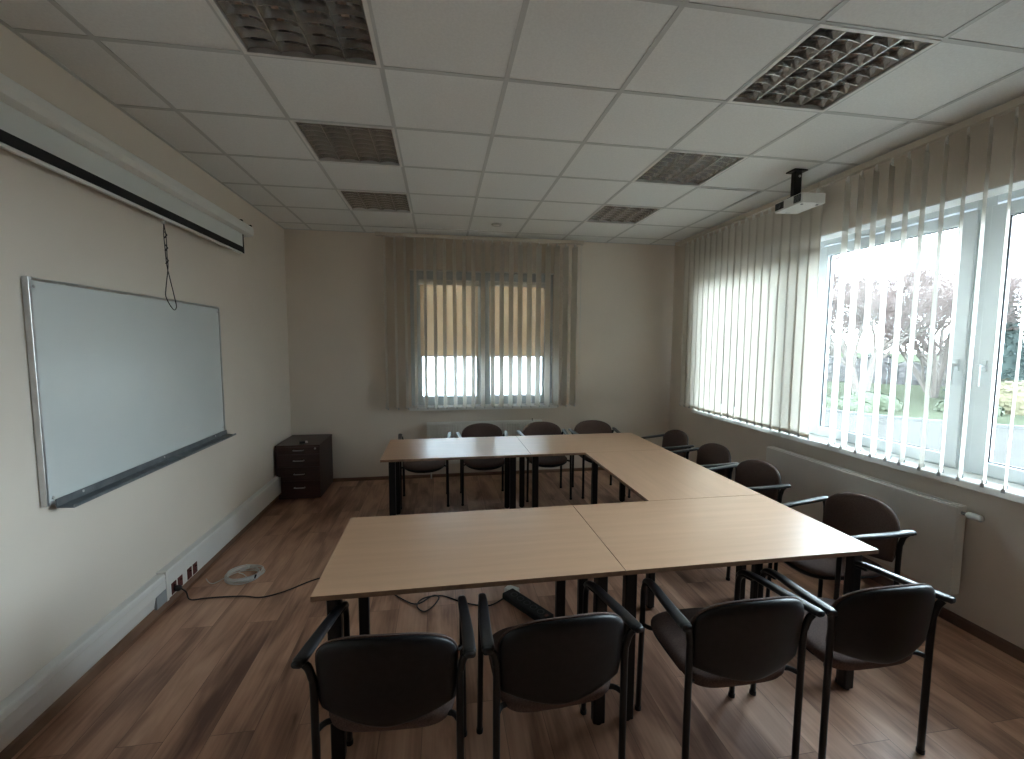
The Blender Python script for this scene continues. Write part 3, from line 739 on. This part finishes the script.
# ------------------------------------------------------------------ projector on its ceiling mount
t = thing('projector', 'white projector hanging from the ceiling near the window blinds', 'projector', (3.548, .75, 2.768), R(0))
t.rotation_euler = (0, 0, R(-3))
bm = B(); sweep(bm, [(0, 0, -.038), (0, 0, .032)], rr(.095, .142, .012, 5), up=(0, 1, 0)); obj('body', bm, M['white'], t, bevel=.003)
bm = B(); box(bm, -.0975, -.0948, -.132, -.062, -.026, .026); obj('front_vent', bm, M['hole'], t, bevel=.002)
bm = B(); box(bm, -.0975, -.0948, .040, .132, -.026, .026); obj('lens_recess', bm, M['hole'], t, bevel=.002)
bm = B(); lathe(bm, [(.005, -.100), (.018, -.101), (.023, -.104), (.025, -.098), (.025, -.0977)], (0, .086, .0), 24, 'X'); obj('lens', bm, M['arm'], t, smooth=True)
bm = B()
for k in range(5):
    z = -.020+k*.009; box(bm, -.0995, -.0977, -.128, -.066, z, z+.002)
obj('vent_grille', bm, M['grey_plastic'], t)
for sx in (-.06, .06):
    bm = B(); lathe(bm, [(.008, -.043), (.010, -.041), (.010, -.0385)], (sx, -.10, 0), 12); obj('foot', bm, M['grey_plastic'], t)
bm = B(); box(bm, -.02, .02, .112, .118, -.0392, -.0382); obj('badge', bm, M['grey_plastic'], t)
t = thing('projector_mount', 'black ceiling bracket carrying the projector', 'bracket', (3.53, .77, 0))
bm = B(); box(bm, -.055, .055, -.045, .045, 3.000, 3.009); obj('ceiling_plate', bm, M['black'], t, bevel=.001)
bm = B(); box(bm, -.030, .030, -.020, .020, 2.815, 3.000); obj('column', bm, M['black'], t, bevel=.004)
bm = B(); lathe(bm, [(.009, 0), (.009, -.004), (.005, -.006)], (.008, -.0205, 2.965), 14, 'Y'); obj('bolt', bm, M['alu'], t)
bm = B()
for sx_, sy_ in ((1, 1), (1, -1), (-1, 1), (-1, -1)):
    tube(bm, [(0, 0, 2.815), (.03*sx_, .04*sy_, 2.812), (.055*sx_, .07*sy_, 2.803)], .006, 8)
box(bm, -.04, .04, -.035, .035, 2.803, 2.818); obj('carrier', bm, M['black'], t)

# ------------------------------------------------------------------ outdoors
GZ = -.5
b = B()
def quad(bm, pts, mi=0): bm.faces.new([bm.verts.new(p) for p in pts]).material_index = mi
box(b, 4.35, 120, -60, 120, GZ-.3, GZ-.02)
tag(obj('lawn', b, M['lawn']), kind='structure')
b = B()
edge = [(60, -22), (30, -6), (22, .5), (17.5, 5.5), (14.6, 8.0), (13.4, 10.2), (12.9, 13), (13.2, 18), (14.5, 26), (18, 40)]
sp_ = [(p.x, p.y) for p in spline([(x, y, 0) for x, y in edge], 6)]
poly = [(4.4, -22)] + sp_ + [(4.4, 40)]
prism(b, poly, 2, GZ-.02, GZ+.01); tag(obj('road', b, M['road']), kind='structure')
b = B(); sweep(b, [(x, y, GZ+.03) for x, y in sp_], rr(.07, .07, .015, 3)); tag(obj('kerb', b, M['kerb']), kind='structure')
b = B(); box(b, -3, 9, 7.2, 7.5, GZ, 6.5); tag(obj('neighbour_wall', b, M['plaster']), kind='structure')
b = B(); box(b, -4, 4.32, 3.62, 7.2, GZ-.1, GZ); tag(obj('yard_ground', b, M['kerb']), kind='structure')

def limb(bm, p, d, r, L, depth, rng, mi, seg=4, spread=.55):
    pts = [p.copy()]; q = p.copy(); dd = d.copy()
    for _ in range(seg):
        dd = (dd+Vector((rng.gauss(0, .11), rng.gauss(0, .11), rng.gauss(.02, .07)))).normalized(); q = q+dd*L/seg; pts.append(q.copy())
    n = 6 if depth > 2 else (4 if depth > 0 else 3)
    r = max(r, .0055); r1 = max(r*.6, .0045)
    sweep(bm, pts, lambda u: circ(r+(r1-r)*u, n), mi=mi if depth < 3 else 0)
    if depth == 0: return
    kids = rng.randint(3, 4) if depth > 2 else rng.randint(4, 6)
    for k in range(kids):
        u = rng.uniform(.35, 1.); i = min(seg, max(1, int(round(u*seg)))); ax = Vector((rng.gauss(0, 1), rng.gauss(0, 1), rng.gauss(0, .45))).normalized()
        nd_ = (dd+ax*spread*rng.uniform(.7, 1.6)); nd_.z = nd_.z*.8+.15; nd_.normalize()
        limb(bm, pts[i], nd_, r1*rng.uniform(.6, .85), L*rng.uniform(.55, .8), depth-1, rng, mi, seg, spread)
def bare_tree(label, x, y, h, seed, twig, fork=2, depth=5, base_r=.15):
    rng = random.Random(seed)
    t = thing('bare_tree', label, 'tree', (x, y, GZ-.05), 0, 'leafless trees across the road')
    bm = B(); tw = 1
    for k in range(fork):
        a = 2*PI*k/fork+rng.uniform(-.4, .4); d = Vector((.28*math.cos(a), .28*math.sin(a), 1)).normalized()
        limb(bm, Vector((.08*math.cos(a), .08*math.sin(a), 0)), d, base_r, h*.42, depth, rng, 1)
    obj('branches', bm, [M['bark'], twig], t); return t
bare_tree('tall bare tree with pale forked trunk seen between the left open slats', 17.6, 12.9, 6.0, 3, M['twig'], 2, 6)
bare_tree('bare tree with reddish twigs in the middle of the left open pane', 21.5, 13.2, 6.2, 11, M['twig'], 3, 6, .12)
bare_tree('bushy reddish bare tree close to the window mullion', 24.2, 14.4, 6.0, 23, M['twig'], 3, 6, .12)
bare_tree('bare tree at the far left of the open slats, partly hidden', 17.5, 15.8, 6.4, 31, M['twig'], 3, 6, .12)
bare_tree('bare tree standing farther back behind the others, left of the mullion', 28.5, 18.5, 7.4, 41, M['twig'], 3, 6, .13)
bare_tree('bare tree far back in line with the second open slat', 27.5, 23.5, 7.4, 47, M['twig'], 3, 6, .13)
def leaf_blob(bm, c, r, n, rng, s=.09, mi=0):
    for _ in range(n):
        v = Vector((rng.gauss(0, 1), rng.gauss(0, 1), rng.gauss(0, 1))).normalized()
        if v.z < -.25: v.z *= -.3
        k = rng.uniform(.86, 1.03)
        p = Vector((c[0]+v.x*r[0]*k, c[1]+v.y*r[1]*k, c[2]+v.z*r[2]*k))
        a = Vector((rng.gauss(0, 1), rng.gauss(0, 1), rng.gauss(0, 1))).normalized(); e = v.cross(a).normalized(); f = v.cross(e)+v*rng.uniform(-.5, .5)
        q = s*rng.uniform(.6, 1.3)
        bm.faces.new([bm.verts.new(p+x) for x in (e*q, f*q*.7, -e*q, -f*q*.7)]).material_index = mi
def core(bm, c, r, n=16, mi=0):
    prof = [(max(.02, r[0]*.93*math.cos(a)), r[2]*.93*math.sin(a)) for a in [R(-20+110*i/8) for i in range(9)]]
    prof[-1] = (.02, prof[-1][1])
    lathe(bm, prof, c, n, mi=mi)
def shrub(name, label, x, y, rx, rz, m, seed, n=2600, cat='shrub', group=None):
    rng = random.Random(seed); t = thing(name, label, cat, (x, y, GZ), 0, group)
    bm = B(); core(bm, (0, 0, .05), (rx, rx, rz)); leaf_blob(bm, (0, 0, .05), (rx, rx, rz), n, rng, .07); obj('foliage', bm, m, t)
    bm = B(); lathe(bm, [(.06, -.1), (.05, .3)], (0, 0, 0), 8); obj('stem', bm, M['bark'], t); return t
shrub('rounded_shrub', 'golden-green rounded shrub in front of the spruce, seen through the right pane', 19.9, 9.6, 1.15, 1.0, M['gold'], 5)
shrub('low_shrub', 'low green shrub by the road edge left of the mullion', 18.0, 9.5, .8, .42, M['hedge'], 6, 1600)
shrub('low_shrub', 'low green shrub at the foot of the bare trees, farthest left', 15.8, 10.9, .9, .5, M['hedge'], 7, 1600)
def spruce(label, x, y, h, r, seed):
    rng = random.Random(seed); t = thing('spruce_tree', label, 'tree', (x, y, GZ), 0, 'dark spruces beyond the road')
    bm = B(); lathe(bm, [(.12, -.1), (.08, h*.5), (.02, h*.97)], n=8); obj('trunk', bm, M['bark'], t)
    bm = B(); z = .12; lathe(bm, [(r*.5, .15), (r*.55, .5), (.03, h*.9)], n=12)
    while z < h:
        rr_ = r*(1-z/h)**.85+.04; k = max(5, int(8+rr_*9))
        for i in range(k):
            a = 2*PI*(i+rng.random())/k; L = rr_*rng.uniform(.7, 1.12); nn = max(3, int(L/.09))
            d = Vector((math.cos(a), math.sin(a), -.28+.3*rng.random()))
            for j in range(nn):
                c = d*L*(j+.8)/nn+Vector((0, 0, z))
                for _ in range(2):
                    e = Vector((rng.gauss(0, 1), rng.gauss(0, 1), rng.gauss(0, .6))).normalized()*rng.uniform(.06, .14)
                    g_ = Vector((rng.gauss(0, 1), rng.gauss(0, 1), rng.gauss(0, 1))).normalized()*.05
                    bm.faces.new([bm.verts.new(c+v) for v in (-e*.4, g_, e, -g_)])
        z += .15
    obj('foliage', bm, M['needle'], t); return t
spruce('dark spruce behind the golden shrub, seen through the right pane', 22.6, 11.6, 4.3, 1.7, 2)
spruce('dark spruce at the right edge of the photo, farther right than its neighbour', 23.4, 9.6, 3.9, 1.6, 4)
def hedge(label, x0, y0, x1, y1, hh, w_, m, seed, n):
    rng = random.Random(seed); c = ((x0+x1)/2, (y0+y1)/2); L = math.hypot(x1-x0, y1-y0); a = math.atan2(y1-y0, x1-x0)
    t = thing('hedge', label, 'hedge', (c[0], c[1], GZ), a)
    bm = B(); NB = max(2, int(L/ (w_*1.4)))
    for i in range(NB):
        x = -L/2+(i+.5)*L/NB; h2 = hh*rng.uniform(.75, 1.1); rx = L/NB*.8
        core(bm, (x, 0, 0), (rx*.9, w_, h2)); leaf_blob(bm, (x, 0, 0), (rx, w_, h2), n//NB, rng, .13)
    obj('foliage', bm, m, t); return t
hedge('low green hedge band along the near edge of the lawn', 14.6, 9.9, 15.2, 14.5, .32, .35, M['hedge'], 9, 3500)
hedge('tall dull winter hedge at the back of the lawn', 24, 22, 34, 12, 1.7, .9, M['thicket'], 12, 9000)
# small white sign board on a post on the road edge
t = thing('road_marker', 'small white plate standing at the near road edge, seen through the right pane', 'plate', (11.4, 5.15, GZ), R(20))
bm = B(); box(bm, -.012, .012, -.14, .14, .02, .16); obj('plate', bm, M['white'], t, bevel=.004)
bm = B(); box(bm, -.01, .01, -.01, .01, 0, .02); obj('peg', bm, M['kerb'], t)

# ------------------------------------------------------------------ sky and light
wld = bpy.data.worlds.new('overcast_sky'); SC.world = wld; wld.use_nodes = True; nt = wld.node_tree
bg = nt.nodes['Background']; tc = nt.nodes.new('ShaderNodeTexCoord'); sx = nt.nodes.new('ShaderNodeSeparateXYZ'); rp = nt.nodes.new('ShaderNodeValToRGB')
nt.links.new(tc.outputs['Generated'], sx.inputs[0]); nt.links.new(sx.outputs['Z'], rp.inputs['Fac'])
e = rp.color_ramp.elements; e[0].position = 0; e[0].color = (.80, .905, 1, 1); e[1].position = .8; e[1].color = (.66, .825, 1, 1)
nt.links.new(rp.outputs['Color'], bg.inputs['Color']); bg.inputs['Strength'].default_value = 15.0
def portal(name, loc, rot, sx_, sy_):
    l = bpy.data.lights.new(name, 'AREA'); l.shape = 'RECTANGLE'; l.size = sx_; l.size_y = sy_
    l.cycles.is_portal = True
    o = bpy.data.objects.new(name, l); COL.objects.link(o); o.location = loc; o.rotation_euler = rot
portal('window_portal', (4.25, (RW[0]+RW[1])/2, 1.74), (0, R(90), 0), 1.72, RW[1]-RW[0])
portal('window_portal_far', ((BW[0]+BW[1])/2, 3.55, 1.74), (R(-90), 0, 0), 1.83, 1.72)

# ------------------------------------------------------------------ camera
cam = bpy.data.cameras.new('camera'); cam.sensor_width = 36; cam.lens = 440.575/1024*36; cam.clip_start = .02; cam.clip_end = 500
co = bpy.data.objects.new('camera', cam); COL.objects.link(co); SC.camera = co
pitch, yaw, roll = -.0827497, .161693, .00430026
cy, sy, cp, sp = math.cos(yaw), math.sin(yaw), math.cos(pitch), math.sin(pitch)
fw = Vector((sy*cp, cy*cp, sp)); rt = Vector((cy, -sy, 0)); up = rt.cross(fw)
r2 = rt*math.cos(roll)+up*math.sin(roll); u2 = -rt*math.sin(roll)+up*math.cos(roll)
m3 = Matrix((r2, u2, -fw)).transposed()
co.matrix_world = Matrix.Translation((.863, -2.281, 1.708)) @ m3.to_4x4()
vs = SC.view_settings; vs.view_transform = 'Standard'; vs.look = 'None'; vs.gamma = 1; vs.use_curve_mapping = False; vs.exposure = 1.4
cy_ = SC.cycles; cy_.max_bounces = 14; cy_.diffuse_bounces = 8; cy_.glossy_bounces = 4; cy_.transparent_max_bounces = 24; cy_.transmission_bounces = 6
cy_.caustics_reflective = False; cy_.caustics_refractive = False; cy_.sample_clamp_indirect = 60
cy_.use_denoising = True
